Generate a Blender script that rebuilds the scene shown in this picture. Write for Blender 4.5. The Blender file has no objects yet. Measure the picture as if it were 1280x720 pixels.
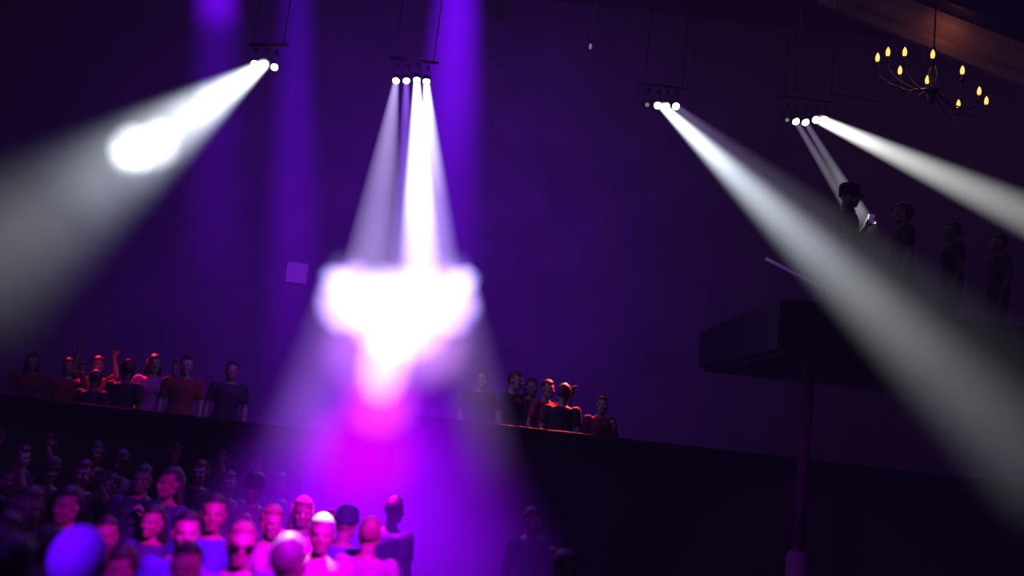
import bpy, bmesh, math, random
from mathutils import Vector, Matrix, noise as mnoise

random.seed(7)
SC = bpy.context.scene
COL = SC.collection
R = math.radians

# ------------------------------------------------------------------ camera
F_PX = 1108.0
CAM = Vector((0, 0, 2.6))
PITCH, ROLL = R(8.16), R(6.5)
FWD = Vector((0, math.cos(PITCH), math.sin(PITCH)))
R0, U0 = Vector((1, 0, 0)), Vector((0, -math.sin(PITCH), math.cos(PITCH)))
RGT = R0 * math.cos(ROLL) + U0 * math.sin(ROLL)
UPV = -R0 * math.sin(ROLL) + U0 * math.cos(ROLL)


def ray(px, py):
    return FWD + RGT * ((px - 640) / F_PX) + UPV * ((360 - py) / F_PX)


def at(px, py, Y):                       # the point of the hall seen at a pixel, Y metres into the hall
    d = ray(px, py)
    return CAM + d * (Y / d.y)


def at_z(px, py, z):                     # the same on a level plane
    d = ray(px, py)
    return CAM + d * ((z - CAM.z) / d.z)


def pix(p):
    v = p - CAM
    k = F_PX / v.dot(FWD)
    return Vector((640 + v.dot(RGT) * k, 360 - v.dot(UPV) * k))


cam_d = bpy.data.cameras.new('camera')
cam = bpy.data.objects.new('camera', cam_d)
COL.objects.link(cam)
m = Matrix((RGT, UPV, -FWD)).transposed().to_4x4()
m.translation = CAM
cam.matrix_world = m
cam_d.sensor_width = 36
cam_d.lens = 36 * F_PX / 1280
cam_d.dof.use_dof = True
cam_d.dof.focus_distance = 11.5
cam_d.dof.aperture_fstop = 0.42
SC.camera = cam
SC.view_settings.view_transform = 'Standard'
SC.view_settings.look = 'None'
SC.cycles.volume_bounces = 0
SC.cycles.max_bounces = 4
SC.cycles.diffuse_bounces = 0
SC.cycles.glossy_bounces = 2
SC.cycles.transparent_max_bounces = 64
SC.cycles.sample_clamp_indirect = 2.0

w = bpy.data.worlds.new('world')
SC.world = w
w.use_nodes = True
w.node_tree.nodes['Background'].inputs[0].default_value = (0, 0, 0, 1)
w.node_tree.nodes['Background'].inputs[1].default_value = 0
hz = w.node_tree.nodes.new('ShaderNodeEmission')          # emission added to the air to lift the dark, per metre
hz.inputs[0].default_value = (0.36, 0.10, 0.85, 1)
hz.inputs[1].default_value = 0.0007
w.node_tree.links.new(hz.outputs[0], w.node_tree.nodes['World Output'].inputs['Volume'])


# ------------------------------------------------------------------ helpers
def srgb(r, g, b):
    f = lambda c: (c / 255 / 12.92) if c <= 10 else ((c / 255 + 0.055) / 1.055) ** 2.4
    return (f(r), f(g), f(b))


ALB = 0.1                                # scales base colours down against the glow of the emissive haze


def mat(name, col, rough=0.7, metal=0.0, emit=None, es=0.0, var=0.25, scale=6.0, bump=0.0):
    mt = bpy.data.materials.new(name)
    mt.use_nodes = True
    nt = mt.node_tree
    b = nt.nodes['Principled BSDF']
    b.inputs['Roughness'].default_value = rough
    b.inputs['Metallic'].default_value = metal
    b.inputs['Specular IOR Level'].default_value = 0.12
    col = tuple(c * ALB for c in col)
    tc = nt.nodes.new('ShaderNodeTexCoord')
    nz = nt.nodes.new('ShaderNodeTexNoise')
    nz.inputs['Scale'].default_value = scale
    nz.inputs['Detail'].default_value = 4
    nt.links.new(tc.outputs['Object'], nz.inputs['Vector'])
    cr = nt.nodes.new('ShaderNodeValToRGB')
    cr.color_ramp.elements[0].position = 0.3
    cr.color_ramp.elements[1].position = 0.7
    cr.color_ramp.elements[0].color = tuple(c * (1 - var) for c in col) + (1,)
    cr.color_ramp.elements[1].color = tuple(min(1, c * (1 + var)) for c in col) + (1,)
    nt.links.new(nz.outputs['Fac'], cr.inputs['Fac'])
    nt.links.new(cr.outputs['Color'], b.inputs['Base Color'])
    if bump:
        bp = nt.nodes.new('ShaderNodeBump')
        bp.inputs['Strength'].default_value = bump
        nt.links.new(nz.outputs['Fac'], bp.inputs['Height'])
        nt.links.new(bp.outputs['Normal'], b.inputs['Normal'])
    if emit:
        b.inputs['Emission Color'].default_value = tuple(emit) + (1,)
        b.inputs['Emission Strength'].default_value = es
    return mt


def link_obj(name, me, material=None, parent=None):
    o = bpy.data.objects.new(name, me)
    COL.objects.link(o)
    if material is not None and len(me.materials) == 0:
        me.materials.append(material)
    if parent is not None:
        o.parent = parent
    return o


def obj(name, bm, material=None, parent=None, smooth=True):
    me = bpy.data.meshes.new(name)
    bmesh.ops.recalc_face_normals(bm, faces=bm.faces)
    bm.to_mesh(me)
    bm.free()
    for p in me.polygons:
        p.use_smooth = smooth
    return link_obj(name, me, material, parent)


def tag(o, label=None, cat=None, group=None, kind=None):
    if label: o['label'] = label
    if cat: o['category'] = cat
    if group: o['group'] = group
    if kind: o['kind'] = kind
    return o


def empty(name, loc, rz=0):
    o = bpy.data.objects.new(name, None)
    COL.objects.link(o)
    o.location = loc
    o.rotation_euler = (0, 0, rz)
    o.empty_display_size = 0.1
    return o


def add_box(bm, c, s, rot=None, bevel=0.0):
    mx = Matrix.Translation(c) @ (rot.to_4x4() if rot else Matrix()) @ Matrix.Diagonal((s[0], s[1], s[2], 1))
    r = bmesh.ops.create_cube(bm, size=1, matrix=mx)
    if bevel:
        es = {e for v in r['verts'] for e in v.link_edges}
        bmesh.ops.bevel(bm, geom=list(es), offset=bevel, segments=2, affect='EDGES', profile=0.5)


def frame_of(d):
    d = d.normalized()
    a = Vector((0, 0, 1)) if abs(d.z) < 0.9 else Vector((1, 0, 0))
    x = a.cross(d).normalized()
    return x, d.cross(x), d


def add_ring_loft(bm, rings):            # rings: list of lists of points, closed ends
    vs = [[bm.verts.new(p) for p in r] for r in rings]
    n = len(vs[0])
    for a, b in zip(vs, vs[1:]):
        for i in range(n):
            bm.faces.new((a[i], a[(i + 1) % n], b[(i + 1) % n], b[i]))
    bm.faces.new(list(reversed(vs[0])))
    bm.faces.new(vs[-1])


def add_tube(bm, pts, radii, n=12):
    pts = [Vector(p) for p in pts]
    if not isinstance(radii, (list, tuple)):
        radii = [radii] * len(pts)
    rings = []
    x = None
    for i, p in enumerate(pts):
        d = (pts[min(i + 1, len(pts) - 1)] - pts[max(i - 1, 0)]).normalized()
        if x is None:
            x, y, _ = frame_of(d)
        else:
            x = (x - d * x.dot(d)).normalized()
            y = d.cross(x)
        rings.append([p + (x * math.cos(2 * math.pi * k / n) + y * math.sin(2 * math.pi * k / n)) * radii[i] for k in range(n)])
    add_ring_loft(bm, rings)


def add_lathe(bm, prof, origin=Vector((0, 0, 0)), axis=Vector((0, 0, 1)), n=24):   # prof: (radius, height)
    x, y, d = frame_of(axis)
    add_ring_loft(bm, [[origin + d * h + (x * math.cos(2 * math.pi * k / n) + y * math.sin(2 * math.pi * k / n)) * max(r, 1e-4) for k in range(n)] for r, h in prof])


def add_ball(bm, c, r, u=16, v=10, rot=None):
    r = r if isinstance(r, (tuple, list, Vector)) else (r, r, r)
    mx = Matrix.Translation(c) @ (rot.to_4x4() if rot else Matrix()) @ Matrix.Diagonal((r[0], r[1], r[2], 1))
    bmesh.ops.create_uvsphere(bm, u_segments=u, v_segments=v, radius=1, matrix=mx)


def add_limb(bm, pts):                   # pts: (point, radius): overlapping balls and tapers, fused later
    for (p, r) in pts:
        add_ball(bm, Vector(p), r, 14, 9)
    for (p, r), (q, s) in zip(pts, pts[1:]):
        add_tube(bm, [p, q], [r, s], 14)


def add_torso(bm, rings, n=24):          # rings: (z, rx, ry, y offset)
    add_ring_loft(bm, [[Vector((rx * math.cos(2 * math.pi * k / n), yo + ry * math.sin(2 * math.pi * k / n), z)) for k in range(n)] for z, rx, ry, yo in rings])


def fuse(bm, voxel, smooth=3, name='body'):
    """one continuous skin over all the overlapping volumes"""
    me = bpy.data.meshes.new(name + '_tmp')
    bmesh.ops.recalc_face_normals(bm, faces=bm.faces)
    bm.to_mesh(me)
    bm.free()
    o = bpy.data.objects.new(name + '_tmp', me)
    COL.objects.link(o)
    md = o.modifiers.new('r', 'REMESH')
    md.mode = 'VOXEL'
    md.voxel_size = voxel
    md.use_smooth_shade = True
    sm = o.modifiers.new('s', 'SMOOTH')
    sm.factor = 0.5
    sm.iterations = smooth
    dg = bpy.context.evaluated_depsgraph_get()
    out = bpy.data.meshes.new_from_object(o.evaluated_get(dg))
    out.name = name
    bpy.data.objects.remove(o)
    bpy.data.meshes.remove(me)
    for p in out.polygons:
        p.use_smooth = True
    return out


# ------------------------------------------------------------------ materials
M = {
    'wall': mat('dark_wall_paint', (0.16, 0.13, 0.17), 0.85, var=0.18, scale=1.2, bump=0.05),
    'ceiling': mat('black_ceiling', (0.10, 0.09, 0.11), 0.9, scale=1.0),
    'floor': mat('dark_dance_floor', (0.05, 0.04, 0.05), 0.45, scale=2.0),
    'black': mat('black_metal', (0.01, 0.01, 0.011), 0.5, 0.0),
    'dark': mat('dark_painted_steel', (0.05, 0.05, 0.055), 0.5, 0.3),
    'steel': mat('pale_steel', (6.0, 6.0, 6.3), 0.35, 0.6),
    'plaster': mat('warm_plaster', (0.42, 0.34, 0.30), 0.8, scale=2.5),
    'brass': mat('old_brass', (0.05, 0.03, 0.015), 0.4, 0.8),
    'candle': mat('cream_candle_sleeve', (0.12, 0.08, 0.05), 0.6),
    'bulb': mat('glowing_candle_bulb', (1, 0.7, 0.3), 0.4, emit=(1.0, 0.58, 0.12), es=1.5),
    'lens': mat('lit_white_lens', (1, 1, 1), 0.3, emit=(1.0, 0.97, 1.0), es=12.0),
    'lens_dim': mat('dim_grey_lens', (0.8, 0.8, 0.85), 0.3, emit=(0.75, 0.72, 0.9), es=0.22),
    'sign': mat('lilac_board', (0.6, 0.4, 0.45), 0.7, var=0.1, emit=(0.4, 0.12, 0.6), es=0.025),  # faint emission stands in for light falling on the board
    'screen': mat('pale_lit_screen', (0.5, 0.6, 0.65), 0.4, emit=(0.35, 0.5, 0.62), es=0.35),
    'eye': mat('dark_eye', (0.30, 0.22, 0.2), 0.2),
    'glasses': mat('dark_lens_glasses', (0.01, 0.01, 0.012), 0.15),
    'cup': mat('clear_plastic_cup', (8.5, 8.5, 9), 0.15),
    'shoe': mat('dark_shoe_leather', (0.03, 0.025, 0.025), 0.5),
}
for nm, c in {'skin_light': (0.72, 0.48, 0.38), 'skin_tan': (0.52, 0.32, 0.22), 'skin_dark': (0.20, 0.11, 0.075)}.items():
    M[nm] = mat(nm, c, 0.55, var=0.08, scale=14)
for nm, c in {'hair_black': (0.015, 0.012, 0.012), 'hair_brown': (0.06, 0.035, 0.02), 'hair_fair': (0.55, 0.42, 0.26), 'hair_grey': (0.6, 0.57, 0.55)}.items():
    M[nm] = mat(nm, c, 0.55, var=0.4, scale=40, bump=0.4)
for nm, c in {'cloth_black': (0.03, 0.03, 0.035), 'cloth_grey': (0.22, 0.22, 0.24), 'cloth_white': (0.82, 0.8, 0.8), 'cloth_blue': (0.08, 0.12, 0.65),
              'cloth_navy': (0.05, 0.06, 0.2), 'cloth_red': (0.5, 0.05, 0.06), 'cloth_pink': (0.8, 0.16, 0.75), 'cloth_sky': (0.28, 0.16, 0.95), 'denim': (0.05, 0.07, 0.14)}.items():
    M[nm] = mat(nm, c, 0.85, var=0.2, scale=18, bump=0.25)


# ------------------------------------------------------------------ the hall
XL, XR, YB, YF, ZC = -10.0, 11.0, 17.0, -4.0, 11.0


def struct(name, boxes, material, bevel=0.0):
    bm = bmesh.new()
    for c, s in boxes:
        add_box(bm, Vector(c), s, bevel=bevel)
    return tag(obj(name, bm, material, smooth=False), kind='structure')


xm, ym, T = (XL + XR) / 2, (YB + YF) / 2, 0.2
struct('floor', [((xm, ym, -T / 2), (XR - XL + 2 * T, YB - YF + 2 * T, T))], M['floor'])
struct('ceiling', [((xm, ym, ZC + T / 2), (XR - XL + 2 * T, YB - YF + 2 * T, T))], M['ceiling'])
struct('wall_left', [((XL - T / 2, ym, ZC / 2), (T, YB - YF, ZC))], M['wall'])
struct('wall_right', [((XR + T / 2, ym, ZC / 2), (T, YB - YF, ZC))], M['wall'])
struct('wall_back', [((xm, YB + T / 2, ZC / 2), (XR - XL + 2 * T, T, ZC))], M['wall'])
struct('wall_front', [((xm, YF - T / 2, ZC / 2), (XR - XL + 2 * T, T, ZC))], M['wall'])
struct('baseboard_back', [((xm, YB - 0.02, 0.1), (XR - XL, 0.04, 0.2))], M['black'])

# raised standing tiers at the back
PL, PR = 1.0, 1.38
struct('floor_tier_left', [((-5.6, 14.0, PL / 2), (8.8, 6.0, PL))], M['floor'])
struct('floor_tier_right', [((2.9, 14.0, PR / 2), (8.0, 6.0, PR))], M['floor'])

struct('wall_parapet_left', [((-5.55, 10.95, (PL + 1.12) / 2), (8.7, 0.10, PL + 1.12)), ((-5.55, 10.95, PL + 1.14), (8.74, 0.2, 0.05))], M['black'])
struct('wall_parapet_right', [((2.9, 10.95, (PR + 1.06) / 2), (7.8, 0.10, PR + 1.06)), ((2.9, 10.95, PR + 1.08), (7.84, 0.2, 0.05))], M['black'])

# right-hand balcony
BX0, BX1, BY0, BY1 = 2.75, XR, 8.75, 12.2
hat_head = at(1060, 246, 9.6)
BZ = hat_head.z - 1.63
struct('floor_balcony', [(((BX0 + BX1) / 2, (BY0 + BY1) / 2, BZ - 0.15), (BX1 - BX0, BY1 - BY0, 0.3))], M['black'])
struct('wall_balcony', [(((BX0 + BX1) / 2, BY0 - 0.04, BZ + 0.0), (BX1 - BX0, 0.08, 0.5)),
                        ((BX0 - 0.04, (BY0 + BY1) / 2, BZ), (0.08, BY1 - BY0 + 0.08, 0.5))], M['black'])

# plaster soffit edge under the ceiling at upper right
a, b = at(1040, -22, 13.5), at(1330, 92, 12.2)
bm = bmesh.new()
d = (b - a)
x, y, z = frame_of(d)
up = Vector((0, 0, 1)); out = d.normalized().cross(up).normalized(); up = out.cross(d.normalized())
n = 40
rings = []
for i in range(n + 1):
    p = a + d * i / n
    prof = [(0, 0.0), (0.10, 0.0), (0.16, 0.10), (0.12, 0.2), (0.2, 0.32), (0.26, 0.36), (0.26, 0.5), (0, 0.5)]
    rings.append([p + out * -0.0 + out * q[0] + up * (q[1] - 0.42) for q in prof])
add_ring_loft(bm, rings)
tag(obj('trim_1', bm, M['plaster'], smooth=False), kind='structure')
# dark overhang above the soffit
bm = bmesh.new()
c0 = a + d * 0.5 + up * 1.1 + out * 0.15
add_box(bm, c0, (d.length, 0.9, 2.0), Matrix((d.normalized(), out, up)).transposed())
tag(obj('ceiling_overhang', bm, M['black'], smooth=False), kind='structure')
SOFFIT = (a, b, out, up)


# ------------------------------------------------------------------ haze that emits its own light in place of lamp scatter
def beam_material(name, L, r0, r1, stops, scale, power=2.0, nz_amt=0.0, nz_scale=1.5):
    mt = bpy.data.materials.new(name)
    mt.use_nodes = True
    nt = mt.node_tree
    nt.nodes.clear()
    N = nt.nodes.new
    L_ = nt.links.new
    out = N('ShaderNodeOutputMaterial')
    pv = N('ShaderNodeVolumePrincipled')
    pv.inputs['Density'].default_value = 0.0
    pv.inputs['Blackbody Intensity'].default_value = 0.0
    L_(pv.outputs[0], out.inputs['Volume'])
    tc = N('ShaderNodeTexCoord')
    sp = N('ShaderNodeSeparateXYZ')
    L_(tc.outputs['Object'], sp.inputs[0])

    def mth(op, a, b=None, c=None, clamp=False):
        n = N('ShaderNodeMath')
        n.operation = op
        n.use_clamp = clamp
        for i, v in enumerate((a, b, c)):
            if v is None: continue
            if isinstance(v, (int, float)): n.inputs[i].default_value = v
            else: L_(v, n.inputs[i])
        return n.outputs[0]
    t = mth('DIVIDE', sp.outputs['Z'], L)
    rad = mth('MULTIPLY_ADD', t, r1 - r0, r0)
    r2 = mth('ADD', mth('MULTIPLY', sp.outputs['X'], sp.outputs['X']), mth('MULTIPLY', sp.outputs['Y'], sp.outputs['Y']))
    q = mth('DIVIDE', r2, mth('MULTIPLY', rad, rad))
    prof = mth('POWER', mth('SUBTRACT', 1.0, q, clamp=True), power)
    ramp = N('ShaderNodeValToRGB')
    cr = ramp.color_ramp
    cr.interpolation = 'LINEAR'
    peak = max(max(c) for _, c in stops)
    while len(cr.elements) < len(stops):
        cr.elements.new(0.5)
    for e, (pos, c) in zip(cr.elements, stops):
        e.position = pos
    for e, (pos, c) in zip(cr.elements, stops):
        e.color = tuple(v / peak for v in c) + (1,)
    L_(t, ramp.inputs[0])
    I = 2 * sum((1 - (i / 50) ** 2) ** power for i in range(50)) / 50      # chord integral of the profile
    st = mth('DIVIDE', mth('MULTIPLY', prof, peak * scale / I), rad)
    if nz_amt:
        nz = N('ShaderNodeTexNoise')
        nz.inputs['Scale'].default_value = nz_scale
        nz.inputs['Detail'].default_value = 3
        nz.inputs['Distortion'].default_value = 0.6
        L_(tc.outputs['Object'], nz.inputs['Vector'])
        st = mth('MULTIPLY', st, mth('MULTIPLY_ADD', nz.outputs['Fac'], 4 * nz_amt, 1 - 2 * nz_amt, clamp=False))
        st = mth('MAXIMUM', st, 0.0)
    L_(ramp.outputs[0], pv.inputs['Emission Color'])
    L_(st, pv.inputs['Emission Strength'])
    mt.cycles.volume_step_rate = 1.0
    return mt


def beam(label, A, B, r0, r1, pstops, power=2.0, name='emissive_beam', group=None, noise=0.0, nscale=1.5, cat='emissive beam', step=None):
    """a cone of self-emissive haze from A to B; pstops: (pixel, linear colour it reaches there)"""
    L = (B - A).length
    prj = [(i / 400, pix(A + (B - A) * i / 400)) for i in range(401)]
    stops = []
    for k, c in pstops:
        if isinstance(k, tuple):
            t = min(prj, key=lambda s: (s[1] - Vector(k)).length)[0]
        else:
            t = k
        stops.append((t, c))
    stops.sort(key=lambda s: s[0])
    mid = A + (B - A) * 0.5
    sin_a = max(0.25, (B - A).normalized().cross((mid - CAM).normalized()).length)
    mt = beam_material(name + '_haze', L, r0, r1, stops, sin_a, power, noise, nscale)
    x, y, z = frame_of(B - A)
    bm = bmesh.new()
    add_lathe(bm, [(r0, 0), ((r0 + r1) / 2, L / 2), (r1, L)], n=24)
    o = obj(name, bm, mt)
    mx = Matrix((x, y, z)).transposed().to_4x4()
    mx.translation = A
    o.matrix_world = mx
    bb = max(o.dimensions) if max(o.dimensions) > 0 else L
    mt.cycles.volume_step_rate = step if step else max(0.03, min(1.0, 0.35 * (r0 + r1) / 2 / (0.1 * L)))
    return tag(o, label, cat, group, 'thing')


def puff(label, c, rad, col, power=1.5, rot=None, noise=0.3, nscale=1.2, name='emissive_smoke', vary=None):
    """a soft cloud of self-emissive stage smoke"""
    mt = bpy.data.materials.new(name + '_haze')
    mt.use_nodes = True
    nt = mt.node_tree
    nt.nodes.clear()
    N = nt.nodes.new
    L_ = nt.links.new
    out = N('ShaderNodeOutputMaterial')
    pv = N('ShaderNodeVolumePrincipled')
    pv.inputs['Density'].default_value = 0.0
    L_(pv.outputs[0], out.inputs['Volume'])
    tc = N('ShaderNodeTexCoord')
    nz = N('ShaderNodeTexNoise')
    nz.inputs['Scale'].default_value = nscale
    nz.inputs['Detail'].default_value = 3
    L_(tc.outputs['Object'], nz.inputs['Vector'])
    off = N('ShaderNodeVectorMath'); off.operation = 'SUBTRACT'
    L_(nz.outputs['Color'], off.inputs[0]); off.inputs[1].default_value = (0.5, 0.5, 0.5)
    sc = N('ShaderNodeVectorMath'); sc.operation = 'SCALE'
    L_(off.outputs[0], sc.inputs[0]); sc.inputs['Scale'].default_value = noise
    ad = N('ShaderNodeVectorMath'); ad.operation = 'ADD'
    L_(tc.outputs['Object'], ad.inputs[0]); L_(sc.outputs[0], ad.inputs[1])
    dt = N('ShaderNodeVectorMath'); dt.operation = 'DOT_PRODUCT'
    L_(ad.outputs[0], dt.inputs[0]); L_(ad.outputs[0], dt.inputs[1])
    s = N('ShaderNodeMath'); s.operation = 'SUBTRACT'; s.use_clamp = True
    s.inputs[0].default_value = 1.0
    L_(dt.outputs['Value'], s.inputs[1])
    pw = N('ShaderNodeMath'); pw.operation = 'POWER'
    L_(s.outputs[0], pw.inputs[0]); pw.inputs[1].default_value = power
    I = 2 * sum((1 - (i / 50) ** 2) ** power for i in range(50)) / 50
    peak = max(col)
    mu = N('ShaderNodeMath'); mu.operation = 'MULTIPLY'
    L_(pw.outputs[0], mu.inputs[0]); mu.inputs[1].default_value = peak / (I * rad[1])
    pv.inputs['Emission Color'].default_value = tuple(v / peak for v in col) + (1,)
    L_(mu.outputs[0], pv.inputs['Emission Strength'])
    mt.cycles.volume_step_rate = 0.6
    bm = bmesh.new()
    bmesh.ops.create_icosphere(bm, subdivisions=4, radius=1.12)
    for v in bm.verts:
        v.co *= 1 + 0.10 * mnoise.noise(v.co * 2.0)
    o = obj(name, bm, mt)
    o.location = c
    o.scale = rad
    if rot is not None:
        o.rotation_mode = 'QUATERNION'
        o.rotation_quaternion = rot.to_quaternion()
    return tag(o, label, 'smoke', None, 'thing')



def cloud(label, lobes, wisp=0.2, nscale=1.4, name='emissive_smoke', step=0.06):
    """one cloud of self-emissive stage smoke made of soft lobes: (px, py, Y, rx px, ry px, colour, power)"""
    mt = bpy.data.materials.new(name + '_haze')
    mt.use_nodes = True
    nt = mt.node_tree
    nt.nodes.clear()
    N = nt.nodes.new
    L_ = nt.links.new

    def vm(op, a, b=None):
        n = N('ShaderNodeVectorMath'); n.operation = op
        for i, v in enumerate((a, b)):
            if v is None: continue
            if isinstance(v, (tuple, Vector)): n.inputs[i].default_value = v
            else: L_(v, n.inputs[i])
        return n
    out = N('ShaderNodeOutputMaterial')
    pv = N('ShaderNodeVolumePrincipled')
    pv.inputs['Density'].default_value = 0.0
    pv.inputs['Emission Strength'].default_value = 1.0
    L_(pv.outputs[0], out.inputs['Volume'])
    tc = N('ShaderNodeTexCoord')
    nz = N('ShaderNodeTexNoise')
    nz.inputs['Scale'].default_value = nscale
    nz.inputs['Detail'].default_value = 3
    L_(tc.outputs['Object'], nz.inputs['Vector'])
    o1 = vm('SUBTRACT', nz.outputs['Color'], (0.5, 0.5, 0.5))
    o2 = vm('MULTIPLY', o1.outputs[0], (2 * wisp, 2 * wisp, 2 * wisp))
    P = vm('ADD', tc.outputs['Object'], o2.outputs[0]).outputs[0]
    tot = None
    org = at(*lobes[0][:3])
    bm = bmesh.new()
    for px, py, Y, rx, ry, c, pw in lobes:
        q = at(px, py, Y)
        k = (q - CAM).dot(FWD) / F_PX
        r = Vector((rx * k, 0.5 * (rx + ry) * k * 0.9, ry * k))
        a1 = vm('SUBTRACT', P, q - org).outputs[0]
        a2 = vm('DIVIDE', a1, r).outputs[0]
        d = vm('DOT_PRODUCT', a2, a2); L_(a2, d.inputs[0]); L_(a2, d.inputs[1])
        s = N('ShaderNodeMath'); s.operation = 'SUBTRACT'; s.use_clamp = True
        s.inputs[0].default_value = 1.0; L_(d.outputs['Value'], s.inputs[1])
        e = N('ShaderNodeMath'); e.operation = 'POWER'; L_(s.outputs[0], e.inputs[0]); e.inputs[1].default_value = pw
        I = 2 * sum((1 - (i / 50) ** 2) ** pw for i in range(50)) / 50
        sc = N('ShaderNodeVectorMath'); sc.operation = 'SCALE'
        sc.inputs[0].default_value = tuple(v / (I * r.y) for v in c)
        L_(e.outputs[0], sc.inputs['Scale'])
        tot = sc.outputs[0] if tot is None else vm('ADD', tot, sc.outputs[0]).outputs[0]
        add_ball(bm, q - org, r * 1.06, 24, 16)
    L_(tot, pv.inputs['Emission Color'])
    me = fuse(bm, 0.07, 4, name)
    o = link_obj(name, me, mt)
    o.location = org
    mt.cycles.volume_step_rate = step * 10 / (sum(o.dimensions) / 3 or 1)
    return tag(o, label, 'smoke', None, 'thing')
# ------------------------------------------------------------------ spotlights on their bars
def spotlight(label, p, aim, lit=True, size=1.0, group=None):
    """p: centre of the lens; aim: where the head points; the root stands at the yoke's clamp"""
    d = (aim - p).normalized()
    rt = empty('spotlight', p + Vector((0, 0, 0.20)))
    tag(rt, label, 'spotlight', group)
    off = p - rt.location
    back = off - d * 0.075
    bm = bmesh.new()
    add_lathe(bm, [(0.03, -0.125), (0.045, -0.12), (0.052, -0.09), (0.052, -0.06), (0.058, -0.055), (0.058, -0.04), (0.052, -0.035), (0.058, -0.03), (0.060, -0.008), (0.060, 0.0), (0.054, 0.0), (0.054, -0.008)], off, d, 20)
    head = obj('lamp_head', bm, M['black'], rt)
    bm = bmesh.new()
    k = 0.052 * size
    add_lathe(bm, [(k, -0.012), (k, -0.002), (k * 0.92, 0.010), (k * 0.7, 0.020), (k * 0.35, 0.026), (0.002, 0.028)], off, d, 20)
    obj('lens', bm, M['lens' if lit else 'lens_dim'], head)
    # yoke: two arms beside the head, joined above
    sx = d.cross(Vector((0, 0, 1)))
    sx = sx.normalized() if sx.length > 0.05 else Vector((1, 0, 0))
    bm = bmesh.new()
    for s in (-1, 1):
        add_tube(bm, [back + sx * s * 0.060, back + sx * s * 0.060 + Vector((0, 0, 0.12)), Vector((sx.x * s * 0.03, sx.y * s * 0.03, -0.02))], 0.005, 8)
    add_tube(bm, [sx * -0.035 + Vector((0, 0, -0.02)), sx * 0.035 + Vector((0, 0, -0.02))], 0.009, 8)
    obj('yoke', bm, M['dark'], rt)
    bm = bmesh.new()
    add_box(bm, Vector((0, 0, 0.02)), (0.05, 0.05, 0.08), bevel=0.006)
    obj('clamp', bm, M['dark'], rt)
    return rt


def light_bar(label, pts):
    """pipe above a cluster, hung from the ceiling by two rods"""
    a, b = pts[0], pts[-1]
    z = max(p.z for p in pts) + 0.31
    rt = empty('lighting_bar', Vector(((a.x + b.x) / 2, (a.y + b.y) / 2, z)))
    tag(rt, label, 'lighting bar')
    ex = Vector((b.x - a.x, b.y - a.y, 0)); ex = ex.normalized()
    h = max(0.35, (b - a).length / 2 + 0.15)
    bm = bmesh.new()
    add_tube(bm, [-ex * h, ex * h], 0.024, 12)
    obj('pipe', bm, M['black'], rt)
    for s in (-1, 1):
        bm = bmesh.new()
        add_tube(bm, [ex * s * (h - 0.08), ex * s * (h - 0.08) + Vector((0, 0, ZC - z))], 0.010, 8)
        obj('drop_rod', bm, M['black'], rt)


YL = 13.0
P1 = [at(318, 80, YL), at(331, 80, YL - .05), at(343, 84, YL - .1)]
P2 = [at(495, 101, YL), at(508, 101, YL), at(521, 100, YL), at(533, 102, YL)]
P3 = [at(809, 131, YL), at(822, 132, YL), at(833, 133, YL), at(845, 133, YL)]
P4 = [at(984, 150, YL), at(995, 152, YL), at(1007, 153, YL), at(1020, 150, YL), at(1031, 150, YL)]
E1 = at(-70, 362, 4.0)
E2a = at(385, 560, 9.5)
E2b = at(528, 440, 10.5)
E3 = at(1330, 615, 3.6)
E4 = at(1330, 290, 6.0)
E4b = at(1092, 300, 11.0)

light_bar('black pipe holding the leftmost cluster of white spotlights', P1)
light_bar('black pipe holding the four spotlights above the big white smoke cloud', P2)
light_bar('black pipe holding the cluster whose broad beam slants down to the right', P3)
light_bar('black pipe holding the rightmost cluster of spotlights near the chandelier', P4)
for i, (p, wd) in enumerate(zip(P1, ('leftmost', 'middle', 'rightmost'))):
    spotlight(f'lit white spotlight, {wd} of the three in the leftmost cluster', p, E1)
for p, wd, e in zip(P2, ('leftmost', 'second from the left', 'third from the left', 'rightmost'), (E2a, E2b, E2b, E2b)):
    spotlight(f'lit white spotlight, {wd} of the four above the white smoke cloud', p, e)
for i, (p, wd) in enumerate(zip(P3, ('unlit grey spotlight at the left end of', 'lit white spotlight second in', 'lit white spotlight third in', 'lit white spotlight at the right end of'))):
    spotlight(f'{wd} the cluster with the broad slanting beam', p, E3, lit=i > 0, size=0.6 if i == 0 else 1.0)
for i, (p, wd) in enumerate(zip(P4, ('unlit grey spotlight at the left end of', 'lit white spotlight second in', 'lit white spotlight in the middle of', 'lit white spotlight fourth in', 'lit white spotlight at the right end of'))):
    spotlight(f'{wd} the cluster nearest the chandelier', p, E4b if i in (1, 2) else E4, lit=i > 0, size=0.55 if i == 0 else 1.0)

# --- the beams of the left cluster
W = lambda v, t=(1, 1, 1): (v * t[0], v * t[1], v * t[2])
cool, lil, gry = (0.88, 0.97, 1.09), (0.70, 0.50, 1.15), (1.0, 1.03, 1.06)
beam('broad white emissive haze beam from the leftmost spotlights slanting down to the left edge', P1[1], E1, 0.10, 0.54,
     [((331, 80), W(3.5)), ((290, 110), W(2.6, cool)), ((235, 152), W(1.6, cool)), ((150, 205), W(0.5, cool)), ((90, 245), W(0.24, cool)), ((30, 285), W(0.19, gry)), ((-60, 345), W(0.14, gry))],
     power=2.2, noise=0.4, nscale=2.0)
def depth_on(A, B, px, py):               # how far into the hall a beam is where it passes a pixel
    return min((A + (B - A) * i / 400 for i in range(401)), key=lambda p: (pix(p) - Vector((px, py))).length).y


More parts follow.
